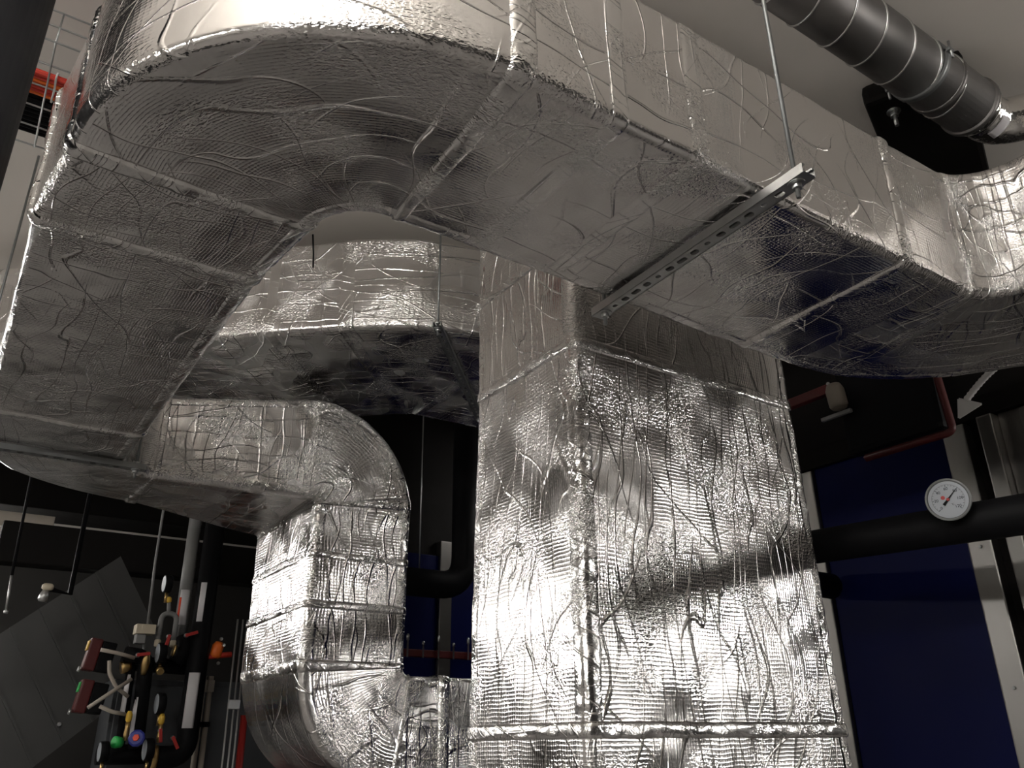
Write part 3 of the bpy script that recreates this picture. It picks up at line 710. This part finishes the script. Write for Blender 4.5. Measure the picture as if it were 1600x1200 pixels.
t = thing('insulated_pipe', 'black pipe with red-edged white label just left of the tall labelled one', 'pipe', (1.05, 4.68, 2.2))
tube('pipe', [(1.045, 4.68, 2.10), (1.04, 4.68, 2.9)], .034, 'grey', t, seg=20)
label_strip('white_label', 1.043, 4.68, 0, .0352, 2.19, 2.37, 215, 300, 'paper', t)
label_strip('red_arrow', 1.043, 4.68, 0, .0358, 2.22, 2.33, 212, 232, 'redcap', t)
t = thing('insulated_pipe', 'short black pipe with narrow white label ending at the blue knob', 'pipe', (.9, 4.58, 1.6))
tube('pipe', [(.90, 4.6, 1.60), (.885, 4.6, 2.02), (.78, 4.6, 2.03)], .036, 'black', t, seg=20, bend=.06)
label_strip('white_label', .894, 4.6, 0, .0375, 1.66, 1.83, 190, 232, 'paper', t, .004)
t = thing('insulated_pipe', 'thin black pipe with white label left of the short labelled pipe', 'pipe', (.83, 4.6, 1.7))
tube('pipe', [(.835, 4.63, 1.56), (.825, 4.63, 1.98)], .022, 'black', t, seg=16)
label_strip('white_label', .829, 4.63, 0, .0235, 1.755, 1.935, 200, 265, 'paper', t)
mani = t = thing('pipe_manifold', 'black insulated cross pipe of the manifold with brass joints', 'pipe', (.9, Yb, 1.99))
tube('cross_pipe', [(.78, 4.66, 1.995), (1.10, 4.66, 1.98)], .036, 'black', t, seg=20)
tube('lower_pipe', [(.74, 4.64, 1.575), (.98, 4.64, 1.575)], .045, 'black', t, seg=20)
tube('side_elbow', [(1.03, 4.62, 2.00), (1.07, 4.62, 2.06), (1.06, 4.64, 2.13)], .04, 'black', t, seg=20, bend=.05)
lathe('brass_joint', (.775, 4.62, 1.965), (1, 0, .2), [(0, .018), (.0, .028), (.015, .031), (.035, .026), (.05, .022)], 'brass', t, 20)
lathe('brass_joint', (.875, 4.55, 1.99), (0, -.3, 1), [(-.06, .012), (-.03, .018), (.0, .02), (.03, .014), (.05, .01)], 'brass', t, 16)
lathe('brass_joint', (.945, 4.55, 1.955), (0, -1, -.3), [(0, .02), (.01, .022), (.03, .016)], 'brass', t, 16)
lathe('brass_joint', (1.01, 4.56, 2.05), (-1, 0, .2), [(0, .02), (.006, .03), (.016, .026)], 'brass', t, 16)
t = thing('siphon_loop', 'grey bent siphon tube with yellow tip under the top gauge', 'pipe', (.94, Yb, 2.1))
tube('loop_tube', [(.925, Yb, 2.09), (.925, Yb, 2.235), (1.0, Yb, 2.235), (1.0, Yb, 2.09)], .013, 'grey', t, seg=12, bend=.037)
tube('loop_neck', [(.957, Yb, 2.235), (.95, Yb, 2.29)], .010, 'grey', t, seg=10)
lathe('yellow_tip', (.948, Yb, 2.288), (0, 0, 1), [(0, .009), (.008, .014), (.022, .014), (.03, .008)], 'yellow', t, 12)
for a_ in (.925, 1.0): lathe('loop_union', (a_, Yb, 2.07), (0, 0, 1), [(0, .012), (.006, .016), (.03, .016), (.036, .012)], 'cream', t, 12)
t = thing('actuator_box', 'small cream actuator box hung on a thin grey rod', 'actuator', (.86, Yb, 2.1))
box('box_top', (.808, 4.56, 2.125), (.90, 4.64, 2.172), 'cream', t); box('box_base', (.815, 4.57, 2.08), (.86, 4.63, 2.124), 'grey', t)
tube('rod', [(.865, Yb, 2.17), (.852, Yb, 2.49), (.845, Yb, ZC-.001)], .0065, 'grey', t, seg=8); tube('spindle', [(.862, Yb, 2.08), (.868, Yb, 2.0)], .006, 'zincdull', t, seg=8)
# red pump heads
for (c, lab, sidem) in (((.645, 4.62, 2.02), 'upper dark red pump head with yellow edge label', 'yellow'), ((.640, 4.62, 1.83), 'lower dark red pump head with green edge label', 'green')):
    t = thing('pump_head', lab, 'pump', c, 'red pump heads of the manifold'); c = Vector(c); R = Matrix.Rotation(math.radians(8), 3, 'Y')
    box('red_cover', c+Vector((-.035, -.03, -.075)), c+Vector((.02, .05, .075)), 'darkred', t, R, c, bev=.008)
    box('black_body', c+Vector((.02, -.02, -.07)), c+Vector((.09, .06, .07)), 'black', t, R, c, bev=.008)
    box('edge_label', c+Vector((-.042, -.02, .015)), c+Vector((-.036, .03, .06)), sidem, t, R, c, bev=.001)
    lathe('end_cap', c+Vector((-.05, -.02, -.07)), (-1, 0, .2), [(0, .014), (.012, .012)], 'zinc', t, 14)
for pts, lab in (([(.655, 4.5, 2.034), (.73, 4.5, 2.022), (.814, 4.52, 2.005)], 'straight beige tube from the upper red pump head'),
                 ([(.701, 4.5, 1.986), (.71, 4.5, 1.93), (.75, 4.5, 1.870), (.814, 4.52, 1.828)], 'curved beige tube sagging between the pump heads'),
                 ([(.640, 4.47, 1.774), (.72, 4.47, 1.837), (.816, 4.52, 1.907)], 'beige tube rising from the lower red pump head'),
                 ([(.694, 4.5, 1.783), (.75, 4.5, 1.760), (.813, 4.52, 1.750)], 'lowest beige tube below the crossing tubes')):
    o = tube('beige_tube', pts, .009, 'beige', seg=10, bend=.08); tag(o, lab, 'tube')
o = lathe('valve_cap', (.80, 4.52, 1.628), (-1, -.5, .1), [(-.02, .022), (0, .026), (.016, .026), (.02, .02)], 'green', mani, label='bright green valve cap')
c = Vector((.883, 4.5, 1.642)); ax = Vector((-.45, -.85, .2)).normalized()
kb = lathe('valve_knob', c, ax, [(0, .03), (.004, .038), (.02, .038), (.024, .03)], 'bluecap', mani, 10, label='blue valve knob')
lathe('knob_centre', c+ax*.0245, ax, [(0, .017), (.006, .015)], 'redcap', kb, 6, label='red knob centre')
def lever(c, lab, rot):
    t = thing('valve_lever', lab, 'valve', c, 'red valve levers of the manifold'); c = Vector(c)
    lathe('lever_hub', c, (0, -1, 0), [(0, .012), (.02, .010)], 'zinc', t, 12)
    box('lever_arm', c+Vector((-.008, -.024, -.008)), c+Vector((.055, -.016, .008)), 'red', t, Matrix.Rotation(math.radians(rot), 3, 'Y'), c, bev=.003)
lever((1.045, 4.52, 1.645), 'red lever handle above the pipe foot joint', 60); lever((.96, 4.54, 2.115), 'red lever handle between the siphon loop legs', 100)
lever((1.045, 4.54, 2.125), 'red lever handle right of the siphon loop', -20); lever((.83, 4.54, 2.02), 'red lever handle by the straight beige tube', -10)
lever((.985, 4.54, 1.68), 'red lever handle below the third gauge', 80)
for c, lab in (((.835, 4.53, 1.72), 'brass bleed valve with amber top left of the long label'), ((.985, 4.53, 1.71), 'brass bleed valve with yellow top below the third gauge')):
    t = thing('bleed_valve', lab, 'valve', c, 'brass bleed valves'); lathe('valve_top', c, (0, 0, 1), [(-.005, .008), (.004, .014), (.03, .015), (.045, .008)], 'yellow', t, 14); lathe('valve_body', c, (0, 0, 1), [(-.085, .008), (-.06, .013), (-.03, .010), (-.004, .011)], 'brass', t, 12)
# cabinet, conduits, ladder rods
t = thing('control_cabinet', 'grey steel control cabinet behind the labelled pipes', 'cabinet', (1.15, 4.85, 0))
box('cabinet_body', (.80, 4.85, 0), (1.7, 5.15, 1.93), 'greysheet', t); box('cabinet_door', (.82, 4.835, .1), (1.26, 4.85, 1.9), 'greysheet', t); box('cabinet_door', (1.27, 4.835, .1), (1.68, 4.85, 1.9), 'greysheet', t)
lathe('door_lock', (1.22, 4.833, 1.3), (0, -1, 0), [(0, .015), (.01, .013)], 'zinc', t, 14)
for a_, lab in ((1.235, 'beige vertical conduit with a black clamp, beside the tall labelled pipe'), (1.272, 'second beige conduit, nearer the thin steel rods')):
    t = thing('conduit', lab, 'conduit', (a_, 4.75, 0), 'beige conduits'); tube('conduit_tube', [(a_, 4.75, 0), (a_-.02, 4.75, 1.95)], .014, 'beige', t, seg=14)
    box('clamp', (a_-.034, 4.73, 1.70), (a_+.0, 4.775, 1.725), 'black', t)
    box('coupling', (a_-.036, 4.73, 1.87), (a_-.002, 4.77, 1.93), 'beige', t)
t = thing('rod_ladder', 'narrow ladder of thin galvanised vertical rods beside the downturned duct', 'cable ladder', (1.33, 4.45, 0))
for a0_ in (1.300, 1.328, 1.352): tube('rod', [(a0_-.005, 4.45, 0), (a0_-.03, 4.45, 2.21)], .0052, 'zinc', t, seg=8)
for zz in (.4, 1.0, 1.775): box('ladder_clip', (1.272, 4.44, zz), (1.33, 4.462, zz+.045), 'zinc', t, bev=.003)
o = tube('red_pipe', [(1.39, 4.5, 0), (1.375, 4.5, 1.75)], .018, 'red', seg=14); tag(o, 'bright red vertical pipe at the edge of the downturned duct', 'pipe')
t = thing('orange_valve', 'orange valve body left of the downturned duct', 'valve', (1.22, 4.6, 2.07)); lathe('valve_body', (1.215, 4.6, 2.03), (.2, 0, 1), [(0, .02), (.01, .03), (.06, .03), (.08, .018)], 'orange', t, 16); tube('valve_stem', [(1.15, 4.6, 2.03), (1.30, 4.6, 2.05)], .014, 'redcable', t, seg=12)
for k, (a_, z_) in enumerate(((1.228, 2.12), (1.245, 2.09), (1.228, 2.0))): lathe('valve_screw', (a_, 4.56, z_), (0, -1, 0), [(0, .009), (.01, .007)], 'zinc', t, 10)
t = thing('sprinkler_fitting', 'pale round fitting with silver neck in the dark at lower left', 'fitting', (.38, 4.6, 2.28))
lathe('fitting_cap', (.385, 4.6, 2.305), (0, -.3, 1), [(0, .018), (.006, .026), (.022, .026), (.03, .018)], 'cream', t, 18); lathe('fitting_neck', (.375, 4.6, 2.25), (.1, -.2, 1), [(0, .018), (.01, .024), (.03, .022), (.055, .014)], 'zinc', t, 14)
tube('fitting_pipe', [(.40, 4.6, 2.31), (.50, 4.72, 2.31), (.50, 4.72, ZC-.001)], .012, 'black', t, seg=10)  # pipe coloured black for the darkness it runs up into
t = thing('hanging_rod', 'short threaded rod end hanging at the left edge', 'rod', (.23, 4.6, 2.2)); tube('rod', [(.235, 4.6, 2.19), (.225, 4.6, 2.36)], .006, 'zinc', t, seg=8); tube('shaded_rod', [(.225, 4.6, 2.36), (.19, 4.6, ZC-.001)], .007, 'black', t, seg=8); nut('nut', (.236, 4.6, 2.185), (0, 0, 1), .012, .014, 'zinc', t)  # upper rod coloured black where it fades into the dark
